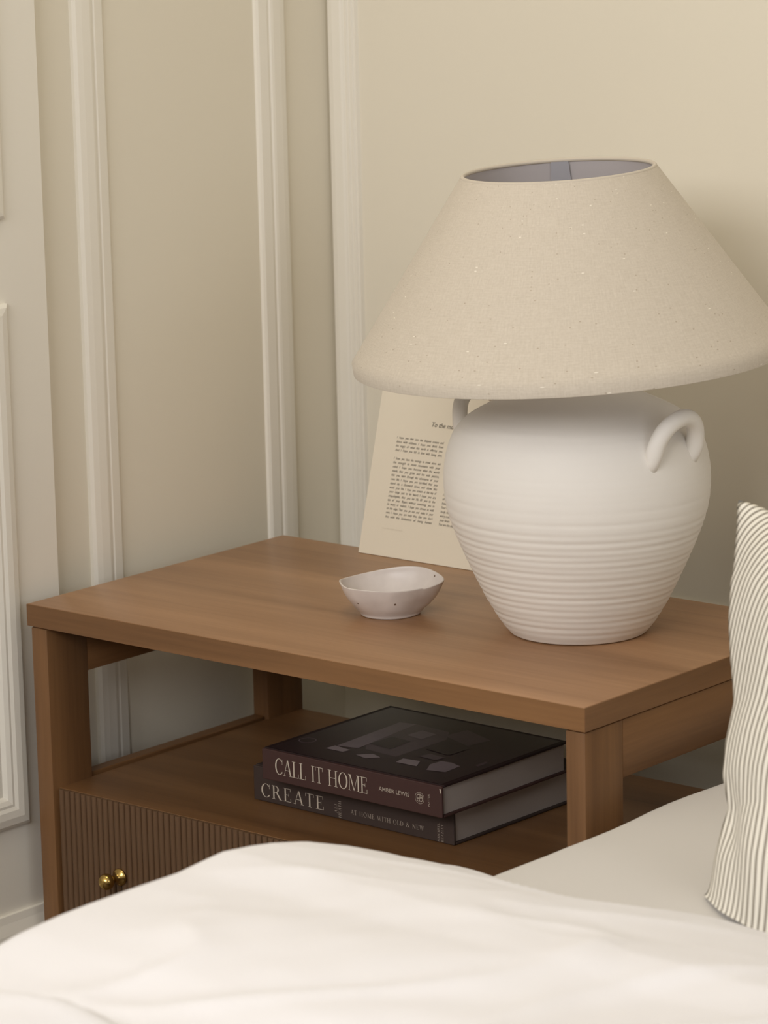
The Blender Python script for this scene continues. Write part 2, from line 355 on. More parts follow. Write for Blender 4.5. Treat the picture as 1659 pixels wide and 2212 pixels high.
# reeds: one small half-round moulding each
n = 84; dx0, dx1 = SX0 + 0.004, SX1 - 0.004; pitch = (dx1 - dx0) / n; rr = pitch * 0.47
bm = bmesh.new(); zs = (-0.5, 0.5); hh = (ZT - 0.2065) - 0.134
sec = [(-rr, 0.0)] + [(-rr * math.cos(a), -0.0012 - 0.0034 * math.sin(a)) for a in [PI * k / 6 for k in range(7)]] + [(rr, 0.0)]
A = [bm.verts.new((x, y, -hh / 2)) for x, y in sec]; B = [bm.verts.new((x, y, hh / 2)) for x, y in sec]
for k in range(len(sec)): bm.faces.new((A[k], A[(k + 1) % len(sec)], B[(k + 1) % len(sec)], B[k]))
bm.faces.new(A); bm.faces.new(B); bmesh.ops.recalc_face_normals(bm, faces=bm.faces)
reed = bpy.data.meshes.new('reed'); bm.to_mesh(reed); bm.free(); reed.materials.append(wood_reed)
for p in reed.polygons: p.use_smooth = len(p.vertices) == 4
reed.set_sharp_from_angle(angle=math.radians(60))
for k in range(n):
    o = bpy.data.objects.new('reed', reed); C.objects.link(o); o.parent = dr
    o.location = Vector((dx0 + pitch * (k + 0.5), 0.0086, (ZT - 0.2065 + 0.134) / 2)) - ns.location
    o.location.y += random.uniform(-0.0003, 0.0003)
# knobs: rosette, waist and ball, lathed along -y
def knob(x, z):
    kz = [(0.0, 0.0), (0.0088, 0.0), (0.0098, 0.0012), (0.0098, 0.0028), (0.0082, 0.0042), (0.0052, 0.0062), (0.0040, 0.0095), (0.0040, 0.0125), (0.0058, 0.0150)]
    kz += [(0.0092 * math.cos(a), 0.0222 + 0.0085 * math.sin(a)) for a in [-0.85 + (PI / 2 + 0.85) * k / 12 for k in range(13)]]
    bm = bmesh.new(); lathe([(max(r, 1e-5), d) for r, d in kz], 0, 0, 40, bm=bm)
    bmesh.ops.transform(bm, matrix=Matrix.Translation((x, 0.0048, z)) @ Matrix.Rotation(PI / 2, 4, 'X'), verts=bm.verts)
    return obj('knob', bm, brass, dr, True)
knob(0.1225, ZT - 0.2905); knob(NW - 0.1225, ZT - 0.2905)

# ---------------------------------------------------------------- lamp
lx, ly = 0.5676, 0.2477
lamp = thing('table_lamp', 'white ribbed ceramic urn lamp with two loop handles and a wide linen shade', 'lamp', (lx, ly, ZT))
base = [(0.0660, 0.0), (0.0712, 0.0012), (0.0745, 0.0045), (0.0835, 0.016), (0.0985, 0.042), (0.1150, 0.077), (0.128, 0.108), (0.136, 0.135), (0.1385, 0.164),
        (0.1355, 0.190), (0.1275, 0.212), (0.1145, 0.2265), (0.0965, 0.2370), (0.0795, 0.2450), (0.062, 0.2535), (0.050, 0.259), (0.045, 0.267), (0.047, 0.275)]
pts = spline(base, 14)
rows = []
ridges = []
zz = 0.012
rr2 = random.Random(3)
while zz < 0.165:
    ridges.append((zz, 0.00050 * (1.0 - smoothstep(0.115, 0.17, zz)) * rr2.uniform(0.75, 1.25) + 0.00010)); zz += rr2.uniform(0.0062, 0.0082) + (0.004 if zz > 0.125 else 0)
for zz2 in (0.168, 0.175, 0.183, 0.194, 0.203, 0.208, 0.216, 0.222, 0.229): ridges.append((zz2, 0.00016))
bm = bmesh.new(); seg = 160; fine = []
import bisect
prof_z = [(p[1], p[0]) for p in pts if True]
zf = 0.0
# dense profile by arc length
dense = []
for a, b in zip(pts, pts[1:]):
    L_ = (b - a).length; m_ = max(1, int(L_ / 0.0009))
    for k in range(m_): dense.append(a + (b - a) * k / m_)
dense.append(pts[-1])
rings = []
for i, p in enumerate(dense):
    a = dense[max(0, i - 1)]; b = dense[min(len(dense) - 1, i + 1)]; tn = (b - a).normalized(); nr = Vector((tn.y, -tn.x))
    ring = []
    for k in range(seg):
        th = 2 * PI * k / seg
        zc = p[1] + 0.0009 * math.sin(th + 0.8) + 0.0005 * math.sin(2 * th)
        g = 0.0
        if 0.004 < p[1] < 0.24:
            for (rz, am) in ridges:
                d = (zc - rz) / 0.0024
                if abs(d) < 3: g -= am * math.exp(-d * d) * (0.8 + 0.3 * math.sin(3 * th + rz * 300))
        q = p + nr * g
        ring.append(bm.verts.new((lx + q[0] * math.cos(th), ly + q[0] * math.sin(th), ZT + q[1])))
    rings.append(ring)
for A, B in zip(rings, rings[1:]):
    for k in range(seg): bm.faces.new((A[k], A[(k + 1) % seg], B[(k + 1) % seg], B[k]))
bm.faces.new(rings[0]); bm.faces.new(rings[-1])
obj('ceramic_body', bm, ceramic, lamp, True, 60)
def handle(spread, ang0, tk):
    P = []
    for k in range(25):
        s = k / 24; a = PI * s
        az = ang0 + math.radians(spread) * -math.cos(a)
        hgt = 0.196 + 0.0450 * math.sin(a) ** 0.85 if 0 < k < 24 else 0.196
        rad = 0.130 + 0.012 * math.sin(a) ** 0.6 if 0 < k < 24 else 0.130
        if k < 3 or k > 21: hgt -= (3 - min(k, 24 - k)) * 0.0025
        P.append((lx + rad * math.cos(az), ly + rad * math.sin(az), ZT + hgt))
    R = [tk - 0.0006 * math.sin(PI * k / 24) for k in range(25)]
    R[0] = 0.005; R[-1] = 0.005; R[1] = 0.0072; R[-2] = 0.0072
    b = tube(P, R, 18)
    for v in b.verts:
        v.co += Vector((noise.noise(v.co * 90), noise.noise(v.co * 90 + Vector((5, 5, 5))), noise.noise(v.co * 90 + Vector((9, 1, 3))))) * 0.0004
    return obj('handle', b, ceramic, lamp, True)
handle(14.0, -0.075, 0.0093); handle(15.5, PI - 0.07, 0.0084)
# shade, tilted a few degrees
tilt = Matrix.Rotation(math.radians(2.8), 4, Vector((0.644, -0.765, 0)))
scx, scy, scz = lx - 0.0045, ly - 0.0035, ZT + 0.2875
def shade_obj(name, bm, m, parent, smooth=True, uvscale=None):
    o = None
    bmesh.ops.transform(bm, matrix=Matrix.Translation((scx, scy, scz)) @ tilt, verts=bm.verts)
    return obj(name, bm, m, parent, smooth, 50)
RB, RT, HS = 0.2245, 0.1000, 0.194
def cone_bm(off, z0, z1, seg=160):
    bm = bmesh.new(); uvl = bm.loops.layers.uv.new('UVMap'); zs = [z0, z0 + 0.011] + [z0 + 0.011 + (z1 - z0 - 0.011) * k / 24 for k in range(1, 25)]
    rings = []
    for z in zs:
        t = max(0, (z - 0.011)) / (HS - 0.011); r = RB + (RT - RB) * t + off
        if z <= z0 + 1e-6: r = RB - 0.0012 + off
        rings.append([(bm.verts.new((r * math.cos(2 * PI * k / seg), r * math.sin(2 * PI * k / seg), z)), r) for k in range(seg)])
    slant = 0
    for (A, B), (za, zb) in zip(zip(rings, rings[1:]), zip(zs, zs[1:])):
        ds = math.hypot(A[0][1] - B[0][1], zb - za)
        for k in range(seg):
            f = bm.faces.new((A[k][0], A[(k + 1) % seg][0], B[(k + 1) % seg][0], B[k][0]))
            for lp, (uu, vv) in zip(f.loops, ((k, slant), (k + 1, slant), (k + 1, slant + ds), (k, slant + ds))):
                lp[uvl].uv = (uu / seg * 2 * PI * 0.16, vv)
        slant += ds
    return bm
bm = cone_bm(0, 0, HS)
sh = shade_obj('lamp_shade', bm, linen, lamp)
shade_obj('shade_lining', cone_bm(-0.0032, 0.0015, HS - 0.001), lining_m, sh)
shade_obj('top_rim', lathe([(RT - 0.0018 + 0.0023 * math.cos(a), HS + 0.0022 * math.sin(a) - 0.0006) for a in [2 * PI * k / 12 for k in range(12)]] , 0, 0, 120, closed=True), linen, sh)
shade_obj('bottom_rim', lathe([(RB - 0.0024 + 0.0012 * math.cos(a), 0.0006 + 0.0010 * math.sin(a)) for a in [2 * PI * k / 10 for k in range(10)]], 0, 0, 160, closed=True), linen, sh)
# lining seam: one overlapped strip running down the inside at the back
b = bmesh.new(); az0 = math.atan2(0.765, -0.62) - 0.05
for kk in range(5):
    pass
qs = []
for az in (az0 - 0.09, az0 + 0.10):
    qs.append([(0.9945 * (RT - 0.0036) * math.cos(az), 0.9945 * (RT - 0.0036) * math.sin(az), HS - 0.002), (0.996 * (RB - 0.0045) * math.cos(az), 0.996 * (RB - 0.0045) * math.sin(az), 0.012)])
v = [b.verts.new(p) for p in (qs[0][0], qs[1][0], qs[1][1], qs[0][1])]; b.faces.new(v)
shade_obj('lining_seam', b, seam_m, sh, False)
# fitter: stem, socket, bulb, spider ring with three arms
obj('stem', tube([(lx, ly, ZT + 0.262), (lx, ly, ZT + 0.300)], 0.008, 20), brass, lamp, True, 40)
obj('socket', lathe([(0.001, ZT + 0.300), (0.014, ZT + 0.300), (0.0175, ZT + 0.305), (0.0175, ZT + 0.340), (0.014, ZT + 0.344), (0.001, ZT + 0.344)], lx, ly, 32), dark_metal, lamp, True, 40)
obj('bulb', lathe([(0.012, ZT + 0.344), (0.013, ZT + 0.350)] + [(0.027 * math.cos(a), ZT + 0.377 + 0.027 * math.sin(a)) for a in [-0.9 + 2.46 * k / 14 for k in range(15)]], lx, ly, 32), bulb_m, lamp, True)
bm = lathe([(0.021 + 0.0015 * math.cos(a), ZT + 0.3 + 0.0015 * math.sin(a)) for a in [2 * PI * k / 8 for k in range(8)]], lx, ly, 32, closed=True)
for k in range(3):
    a = 0.5 + 2 * PI * k / 3
    tube([(lx + 0.02 * math.cos(a), ly + 0.02 * math.sin(a), ZT + 0.300), (lx + 0.212 * math.cos(a), ly + 0.212 * math.sin(a), ZT + 0.305)], 0.0014, 8, bm)
obj('spider_fitter', bm, dark_metal, lamp, True)

# ---------------------------------------------------------------- bowl
bcx, bcy = 0.3590, 0.1905
bowl = bmesh.new(); seg = 96; view = math.atan2(-0.765, 0.644)          # towards the camera
def rim(th):
    d = th - view                                             # 0 = near side, +90deg = right in the photo
    r = 0.0518 + 0.0030 * math.cos(2 * (d - PI / 2)) + 0.0016 * math.cos(3 * d + 0.6)
    r += 0.0030 * math.exp(-((math.atan2(math.sin(d - 1.50), math.cos(d - 1.50))) / 0.28) ** 2)
    z = 0.0365 + 0.0016 * math.cos(d - PI * 0.9) - 0.0022 * math.exp(-((d - 0.45) / 0.5) ** 2) + 0.0015 * math.cos(2 * d + 1.2)
    wr = lambda a: math.atan2(math.sin(d - a), math.cos(d - a))
    r += 0.0035 * math.exp(-(wr(-0.95) / 0.40) ** 2) - 0.0030 * math.exp(-(wr(0.75) / 0.40) ** 2)
    z += 0.0022 * math.exp(-(wr(2.5) / 0.7) ** 2) - 0.0016 * math.exp(-(wr(-2.4) / 0.6) ** 2) + 0.0016 * math.exp(-(wr(-1.5) / 0.4) ** 2)
    return r, z
rows = []
out_p = [(0.0, 0.0), (0.565, 0.0), (0.602, 0.035), (0.632, 0.12), (0.765, 0.34), (0.895, 0.62), (0.967, 0.84), (1.0, 0.975), (0.997, 1.0), (0.983, 1.005), (0.968, 0.985), (0.93, 0.83), (0.82, 0.58), (0.68, 0.34), (0.5, 0.2), (0.25, 0.14), (0.0, 0.13)]
sp = spline([(a, b_) for a, b_ in out_p[1:-1]], 4)
sp = [Vector((1e-3, 0.0))] + sp + [Vector((1e-3, 0.13))]
for pr, pz in sp:
    ring = []
    for k in range(seg):
        th = 2 * PI * k / seg; r, z = rim(th); rb = 0.0518
        rr_ = pr * (rb + (r - rb) * smoothstep(0.3, 1.0, pr))
        q = Vector((bcx + rr_ * math.cos(th), bcy + rr_ * math.sin(th), ZT + pz * (0.036 + (z - 0.036) * smoothstep(0.3, 1.0, pz))))
        q += Vector((math.cos(th), math.sin(th), 0)) * noise.noise(q * 45) * 0.0012 * smoothstep(0.05, 0.4, pz)
        ring.append(bowl.verts.new(q))
    rows.append(ring)
for A, B in zip(rows, rows[1:]):
    for k in range(seg): bowl.faces.new((A[k], A[(k + 1) % seg], B[(k + 1) % seg], B[k]))
bowl.faces.new(rows[0]); bowl.faces.new(rows[-1])
tag(obj('pinch_bowl', bowl, bowl_m, None, True, 70), 'small speckled off-white pinched ceramic bowl on the nightstand top', 'bowl')

# ---------------------------------------------------------------- lettering
def serif_font():
    """capital letters of a high-contrast roman: returns {char: (advance, [polygons])} for cap height 1"""
    K, T, SW, SH = 0.115, 0.035, 0.10, 0.03      # stem, hairline, serif overhang, serif height
    def R(x0, y0, x1, y1): return [(x0, y0), (x1, y0), (x1, y1), (x0, y1)]
    def stem(x, y0=0, y1=1, k=K, s0=True, s1=True):
        o = [R(x, y0, x + k, y1)]
        if s0: o.append(R(x - SW, y0, x + k + SW, y0 + SH))
        if s1: o.append(R(x - SW, y1 - SH, x + k + SW, y1))
        return o
    def diag(xa, ya, xb, yb, k): return [[(xa, ya), (xa + k, ya), (xb + k, yb), (xb, yb)]]
    def arc(cx, cy, rx, ry, kx, ky, a0, a1, n=26):
        o = []
        for i in range(n):
            p, q = [math.radians(a0 + (a1 - a0) * (i + j) / n) for j in (0, 1)]
            o.append([(cx + rx * math.cos(p), cy + ry * math.sin(p)), (cx + rx * math.cos(q), cy + ry * math.sin(q)),
                      (cx + (rx - kx) * math.cos(q), cy + (ry - ky) * math.sin(q)), (cx + (rx - kx) * math.cos(p), cy + (ry - ky) * math.sin(p))])
        return o
    s = SW; F = {}
    F['C'] = (0.80, arc(0.44, 0.5, 0.40, 0.515, 0.125, T, 42, 318) + [R(0.715, 0.66, 0.745, 0.98)] + [R(0.715, 0.10, 0.735, 0.22)])
    F['A'] = (0.84, diag(0.07, 0, 0.40, 1.0, T) + diag(0.65, 0, 0.375, 1.0, K) + [R(0.19, 0.33, 0.62, 0.33 + T)] + [R(-0.02, 0, 0.20, SH), R(0.56, 0, 0.86, SH)])
    F['L'] = (0.66, stem(s) + [R(s, 0, 0.60, T), R(0.575, 0, 0.61, 0.27)])
    F['I'] = (0.36, stem(s + 0.02))
    F['T'] = (0.74, stem(0.31, s1=False) + [R(0.02, 1 - T, 0.715, 1), R(0.02, 0.76, 0.05, 1), R(0.685, 0.76, 0.715, 1)])
    F['H'] = (0.94, stem(s) + stem(0.69) + [R(s, 0.50, 0.75, 0.50 + T)])
    F['O'] = (0.94, arc(0.46, 0.5, 0.43, 0.515, 0.13, T, 0, 360, 48))
    F['M'] = (1.10, stem(0.09, k=T) + stem(0.87, s1=True) + diag(0.10, 1, 0.46, 0.0, K)[:0] + [[(0.09, 1), (0.22, 1), (0.56, 0.02), (0.50, 0.02)], [(0.50, 0.02), (0.545, 0.02), (0.89, 1), (0.86, 1)]])
    F['E'] = (0.72, stem(s) + [R(s, 0, 0.62, T), R(s, 1 - T, 0.60, 1), R(0.60, 0, 0.635, 0.27), R(0.575, 0.77, 0.605, 1), R(s, 0.50, 0.44, 0.50 + T), R(0.43, 0.40, 0.455, 0.63)])
    bowl_ = arc(0.30, 0.745, 0.29, 0.255, 0.12, T, -90, 90, 20)
    F['R'] = (0.84, stem(s) + bowl_ + [R(s, 1 - T, 0.31, 1), R(s, 0.49, 0.31, 0.49 + T)] + [[(0.34, 0.51), (0.47, 0.51), (0.80, 0.0), (0.66, 0.0)]] + [R(0.62, 0, 0.86, SH)])
    F['P'] = (0.72, stem(s) + bowl_ + [R(s, 1 - T, 0.31, 1), R(s, 0.49, 0.31, 0.49 + T)])
    F['B'] = (0.76, stem(s) + bowl_ + arc(0.32, 0.265, 0.33, 0.265, 0.12, T, -90, 90, 20) + [R(s, 1 - T, 0.31, 1), R(s, 0.49, 0.33, 0.49 + T), R(s, 0, 0.33, T)])
    F['D'] = (0.90, stem(s) + arc(0.36, 0.5, 0.47, 0.5, 0.13, T, -90, 90, 30) + [R(s, 1 - T, 0.37, 1), R(s, 0, 0.37, T)])
    F['N'] = (0.92, stem(0.10, k=T, s0=True) + stem(0.76, k=T) + [[(0.06, 1), (0.21, 1), (0.80, 0), (0.68, 0)]])
    F['W'] = (1.20, [[(0.04, 1), (0.17, 1), (0.42, 0), (0.36, 0)], [(0.36, 0), (0.40, 0), (0.62, 1), (0.58, 1)], [(0.52, 1), (0.65, 1), (0.88, 0), (0.82, 0)], [(0.83, 0), (0.87, 0), (1.10, 1), (1.06, 1)],
                     R(-0.02, 1 - SH, 0.26, 1), R(0.46, 1 - SH, 0.74, 1), R(0.98, 1 - SH, 1.18, 1)])
    F['Y'] = (0.82, stem(0.34, 0, 0.45, s1=False) + [[(0.04, 1), (0.18, 1), (0.455, 0.42), (0.34, 0.42)], [(0.41, 0.42), (0.44, 0.46), (0.72, 1), (0.68, 1)], R(-0.02, 1 - SH, 0.26, 1), R(0.58, 1 - SH, 0.80, 1)])
    F['Z'] = (0.74, [R(0.04, 0, 0.66, T), R(0.06, 1 - T, 0.66, 1), [(0.04, 0.02), (0.19, 0.02), (0.66, 0.98), (0.52, 0.98)], R(0.64, 0, 0.67, 0.26), R(0.05, 0.76, 0.08, 1)])
    F['&'] = (0.98, arc(0.36, 0.76, 0.19, 0.25, 0.07, T, 0, 360, 26) + arc(0.34, 0.27, 0.31, 0.28, 0.12, T, 100, 330, 26) + [[(0.20, 0.68), (0.33, 0.68), (0.90, 0), (0.74, 0)], R(0.66, 0.50, 0.92, 0.53)]
                + [[(0.60, 0.14), (0.63, 0.11), (0.80, 0.50), (0.765, 0.50)]])
    F[' '] = (0.42, [])
    return F
SERIF = serif_font()
def serif_text(bm, txt, width, height, place, track=0.06):
    adv = 0; pos = []
    for ch in txt: pos.append(adv); adv += SERIF[ch][0] + track
    adv -= track; k = width / adv
    for ch, p in zip(txt, pos):
        for poly in SERIF[ch][1]:
            vs = [bm.verts.new(place((p + x) * k, y * height)) for x, y in poly]
            bm.faces.new(vs)
def sans_mesh(txt, width, height, shear=0.0, bold=0.0):
    """outline of the built-in sans face scaled to width x cap height, as polygon soup in 2-D"""
    cu = bpy.data.curves.new('t', 'FONT'); cu.body = txt; cu.resolution_u = 2; cu.shear = shear; cu.offset = bold
    o = bpy.data.objects.new('t', cu); C.objects.link(o)
    dg = bpy.context.evaluated_depsgraph_get(); me = bpy.data.meshes.new_from_object(o.evaluated_get(dg))
    V = [v.co.copy() for v in me.vertices]; Fc = [tuple(p.vertices) for p in me.polygons]
    bpy.data.objects.remove(o); bpy.data.curves.remove(cu); bpy.data.meshes.remove(me)
    if not V: return [], []
    x0 = min(v.x for v in V); x1 = max(v.x for v in V); capk = height / 0.73
    kx = width / (x1 - x0) if width else capk
    return [((v.x - x0) * kx, v.y * capk) for v in V], Fc
def put(bm, soup, place):
    V, Fc = soup; vs = [bm.verts.new(place(x, y)) for x, y in V]
    for f in Fc:
        try: bm.faces.new([vs[i] for i in f])
        except ValueError: pass
def text_obj(name, bm, m, parent, normal):
    for f in bm.faces: f.normal_update()
    fl = [f for f in bm.faces if f.normal.dot(normal) < 0]
    if fl: bmesh.ops.reverse_faces(bm, faces=fl)
    me = bpy.data.meshes.new(name); bm.to_mesh(me); bm.free(); me.materials.append(m)
    o = bpy.data.objects.new(name, me); C.objects.link(o); attach(o, parent); return o

# ---------------------------------------------------------------- books
def book(name, label, x0, x1, y0, depth, z0, th, cover, top_cover, rot):
    """spine faces -y; x0..x1 spine length"""
    T = thing(name, label, 'book', ((x0 + x1) / 2, y0 + depth / 2, ZT + z0), 'books lying on the open shelf')
    Lx = x1 - x0; brd = 0.0026; hx = Lx / 2; hy = depth / 2
    T.rotation_euler = (0, 0, rot)
    W_ = Matrix.Translation(T.location) @ Matrix.Rotation(rot, 4, 'Z')
    def o_(nm, bm, m, smooth=False, par=T):
        bmesh.ops.transform(bm, matrix=W_, verts=bm.verts)
        bmesh.ops.recalc_face_normals(bm, faces=bm.faces)
        me = bpy.data.meshes.new(nm); bm.to_mesh(me); bm.free(); me.materials.append(m)
        o = bpy.data.objects.new(nm, me); C.objects.link(o); me.transform(W_.inverted()); o.parent = par; return o
    o_('cover', bx(-hx, hx, -hy + 0.004, hy, 0, brd, 0.0007, 1), cover)
    c = o_('cover', bx(-hx, hx, -hy + 0.004, hy, th - brd, th, 0.0007, 1), top_cover); c['label'] = 'front cover, uppermost board'
    s = o_('spine', bx(-hx, hx, -hy, -hy + 0.0034, 0.0002, th - 0.0002, 0.0012, 2), cover)
    o_('page_block', bx(-hx + 0.0035, hx - 0.0035, -hy + 0.004, hy - 0.004, brd, th - brd), page_m)
    return T, s, c, W_
# lower book
th2 = 0.0390
T2, sp2, cv2, W2 = book('coffee_table_book', 'charcoal-brown hardback lettered CREATE, lower of the two on the shelf', 0.2355, 0.5190, 0.1000, 0.222, -0.2072, th2, cover2_m, cover2_m, math.radians(-1.2))
def spine_place(W_, T, hx, hy, th):
    return lambda X, Z: (W_ @ Vector((-hx + X, -hy - 0.0003, Z)))
hx, hy = 0.1418, 0.111
sp = lambda X, Z: W2 @ Vector((-hx + X, -hy - 0.0003, Z))
NRM = Vector((0, -1, 0))
bm = bmesh.new(); serif_text(bm, 'CREATE', 0.0925, 0.0150, lambda x, z: sp(0.0110 + x, 0.0058 + z), 0.14)
text_obj('title_lettering', bm, foil_m, sp2, NRM)
bm = bmesh.new()
serif_text(bm, 'AT HOME WITH OLD & NEW', 0.102, 0.0050, lambda x, z: sp(0.1410 + x, 0.0088 + z), 0.16)
for (tx, xo, ln) in (('ALI', 0.1200, 0.0100), ('HEATH', 0.1255, 0.0185)):
    serif_text(bm, tx, ln, 0.0036, lambda x, z, xo=xo, ln=ln: sp(xo - z + 0.0018, 0.0112 - ln / 2 + x), 0.14)
for (tx, xo, ln) in (('MITCHELL', 0.2630, 0.0200), ('BEAZLEY', 0.2680, 0.0190)):
    serif_text(bm, tx, ln, 0.0030, lambda x, z, xo=xo, ln=ln: sp(xo - z + 0.0015, 0.0112 - ln / 2 + x), 0.12)
text_obj('small_lettering', bm, foil2_m, sp2, NRM)
# upper book
th1 = 0.0345
T1, sp1, cv1, W1 = book('coffee_table_book', 'dark maroon hardback lettered CALL IT HOME, upper of the two on the shelf', 0.2800, 0.5290, 0.0660, 0.212, -0.2072 + th2 + 0.0002, th1, cover1_m, cover1t_m, math.radians(-0.6))
hx1, hy1 = 0.1245, 0.106
sp = lambda X, Z: W1 @ Vector((-hx1 + X, -hy1 - 0.0003, Z))
bm = bmesh.new(); serif_text(bm, 'CALL IT HOME', 0.1310, 0.0175, lambda x, z: sp(0.0185 + x, 0.0090 + z), 0.03)
text_obj('title_lettering', bm, foil_m, sp1, NRM)
bm = bmesh.new()
put(bm, sans_mesh('AMBER LEWIS', 0.0415, 0.0046, 0, 0.006), lambda x, z: sp(0.1640 + x, 0.0158 + z))
put(bm, sans_mesh('POTTER', 0.0130, 0.0026), lambda x, z: sp(0.2330 - z, 0.0105 + x))
# round emblem: ring with an interlaced monogram
def ring(bm, cx, cz, r0, r1, a0=0, a1=360, n=32):
    for i in range(n):
        p, q = [math.radians(a0 + (a1 - a0) * (i + j) / n) for j in (0, 1)]
        bm.faces.new([bm.verts.new(sp(cx + r * math.cos(a), cz + r * math.sin(a))) for r, a in ((r0, p), (r1, p), (r1, q), (r0, q))])
ex, ez = 0.2195, 0.0172
ring(bm, ex, ez, 0.0059, 0.0063)
ring(bm, ex - 0.0012, ez + 0.0012, 0.0020, 0.0029, 20, 320, 20); ring(bm, ex + 0.0016, ez - 0.0012, 0.0018, 0.0027, -150, 140, 20)
ring(bm, ex + 0.0018, ez + 0.0020, 0.0012, 0.0020, 0, 360, 14); ring(bm, ex - 0.0020, ez - 0.0022, 0.0010, 0.0018, 60, 360, 14)
for (a, b_) in (((-0.0042, -0.0006), (0.0042, 0.0006)), ((-0.0008, -0.0046), (0.0006, 0.0046))):
    d = Vector((b_[0] - a[0], b_[1] - a[1])); nn = Vector((-d.y, d.x)).normalized() * 0.0004
    bm.faces.new([bm.verts.new(sp(ex + p[0] + s_ * nn.x, ez + p[1] + s_ * nn.y)) for p, s_ in ((a, 1), (b_, 1), (b_, -1), (a, -1))])
text_obj('small_lettering', bm, foil2_m, sp1, NRM)
bm = bmesh.new()      # worn pale corner nick of the jacket
bm.faces.new([bm.verts.new(sp(*q)) for q in ((0.2462, 0.0315), (0.2482, 0.0315), (0.2480, 0.0268), (0.2472, 0.0268))])
text_obj('worn_nick', bm, foil_m, sp1, NRM)
# cover photograph: a dim interior with a bright window, printed on the upper board (local x, y from the centre)
def print_patch(pts_, m, lvl, soft=False):
    b = bmesh.new(); vs = [b.verts.new(W1 @ Vector((x, y, th1 + 0.0002 + 0.00008 * lvl))) for x, y in pts_]; b.faces.new(vs)
    return text_obj('cover_print', b, m, cv1, Vector((0, 0, 1)))
def pm(nm, c, s=22, a=0.3): return mat(nm, lin(c), 0.38, var=(s, a))
pr1, pr2, pr3, pr4 = pm('print_frame', (122, 108, 112)), pm('print_mid', (84, 70, 74)), pm('print_dark', (40, 28, 30)), pm('print_light', (140, 126, 128))
print_patch([(-0.118, -0.100), (0.119, -0.100), (0.119, 0.100), (-0.118, 0.100)], pm('print_ground', (48, 34, 36), 18, 0.35), 0)
print_patch([(-0.0497, -0.0226), (-0.0498, 0.0623), (-0.0007, 0.0582), (0.0164, 0.0342), (0.015, -0.0492), (-0.0294, -0.0461)], pr2, 1)
print_patch([(-0.0638, -0.0532), (-0.0698, 0.0572), (-0.0498, 0.0623), (-0.0386, -0.0483)], pr1, 2)
print_patch([(-0.0405, -0.0273), (-0.0387, 0.008), (-0.0103, 0.0059), (-0.0083, -0.0308)], pr3, 3)
print_patch([(-0.0667, -0.0686), (-0.0654, -0.0543), (-0.0403, -0.0584), (-0.0424, -0.0687)], pr4, 3)
print_patch([(-0.0237, -0.0686), (-0.0113, -0.0551), (0.0042, -0.0615), (-0.006, -0.0733)], pr4, 3)
print_patch([(0.0259, -0.05), (0.0474, -0.0476), (0.0566, -0.0647), (0.0288, -0.0654)], pr4, 3)
print_patch([(0.0737, -0.0693), (0.0635, -0.051), (0.0651, -0.0347), (0.078, -0.033), (0.0934, -0.0379), (0.0952, -0.0644)], pr1, 3)
print_patch([(0.0046, 0.0439), (0.0108, 0.0757), (0.0566, 0.0586), (0.0503, 0.0271)], pr2, 2)
print_patch([(0.0228, -0.0083), (0.0228, 0.0296), (0.0587, 0.0176), (0.0582, -0.0135)], pr3, 4)
print_patch([(-0.030, 0.022), (-0.028, 0.046), (-0.006, 0.043), (-0.006, 0.018)], pr1, 3)
print_patch([(0.034, -0.034), (0.038, -0.020), (0.060, -0.022), (0.058, -0.036)], pr2, 4)
print_patch([(0.1041, -0.0259), (0.1043, -0.0085), (0.1091, -0.0115), (0.1093, -0.0286)], pr2, 3)
b = bmesh.new(); sp_ = lambda x, y: W1 @ Vector((-0.1028 + x, -0.0566 + y, th1 + 0.0006))
for i in range(30):
    p, q = [2 * PI * (i + j) / 30 for j in (0, 1)]
    b.faces.new([b.verts.new(sp_(r * math.cos(a), r * math.sin(a))) for r, a in ((0.0085, p), (0.0097, p), (0.0097, q), (0.0085, q))])
text_obj('cover_print', b, pr1, cv1, Vector((0, 0, 1)))

# ---------------------------------------------------------------- printed card
CW, CH, CT = 0.2116, 0.297, 0.0022; tl = 0.26722
card = thing('print_card', 'cream printed card with an italic poem propped behind the lamp', 'print', (0.1367 + CW / 2, 0.40, ZT))
cp = lambda x, v_, d=0.0: Vector((0.1367 + x, 0.40 + v_ * math.sin(tl) + d * -math.cos(tl), ZT + 0.0004 + v_ * math.cos(tl) + d * math.sin(tl)))
bm = bmesh.new(); vs = [bm.verts.new(cp(x, v_, d)) for x in (0, CW) for v_ in (0, CH) for d in (0, -CT)]
for f in ((0, 1, 3, 2), (4, 6, 7, 5), (0, 4, 5, 1), (2, 3, 7, 6), (0, 2, 6, 4), (1, 5, 7, 3)): bm.faces.new([vs[i] for i in f])
panel = obj('card_panel', bm, card_m, card)
bm = bmesh.new()      # fold-out easel strut behind the card
a0, a1 = cp(CW * 0.5, 0.17, -CT - 0.0005), Vector((0.1367 + CW * 0.5, 0.4195, ZT + 0.0006))
a0 = cp(CW * 0.5, 0.15, -CT - 0.0006); a1 = Vector((0.1367 + CW * 0.5, ND - 0.002, ZT + 0.0006))
for w_, (p, q) in ((0.02, (a0, a1)),):
    vv = [bm.verts.new(p + Vector((s_ * w_, e, 0))) for s_ in (-1, 1) for e in (0, 0.0012)] + [bm.verts.new(q + Vector((s_ * w_ * 0.7, e, 0))) for s_ in (-1, 1) for e in (0, 0.0012)]
    for f in ((0, 1, 3, 2), (4, 6, 7, 5), (0, 4, 5, 1), (2, 3, 7, 6), (0, 2, 6, 4), (1, 5, 7, 3)): bm.faces.new([vv[i] for i in f])
obj('easel_strut', bm, card_m, card)
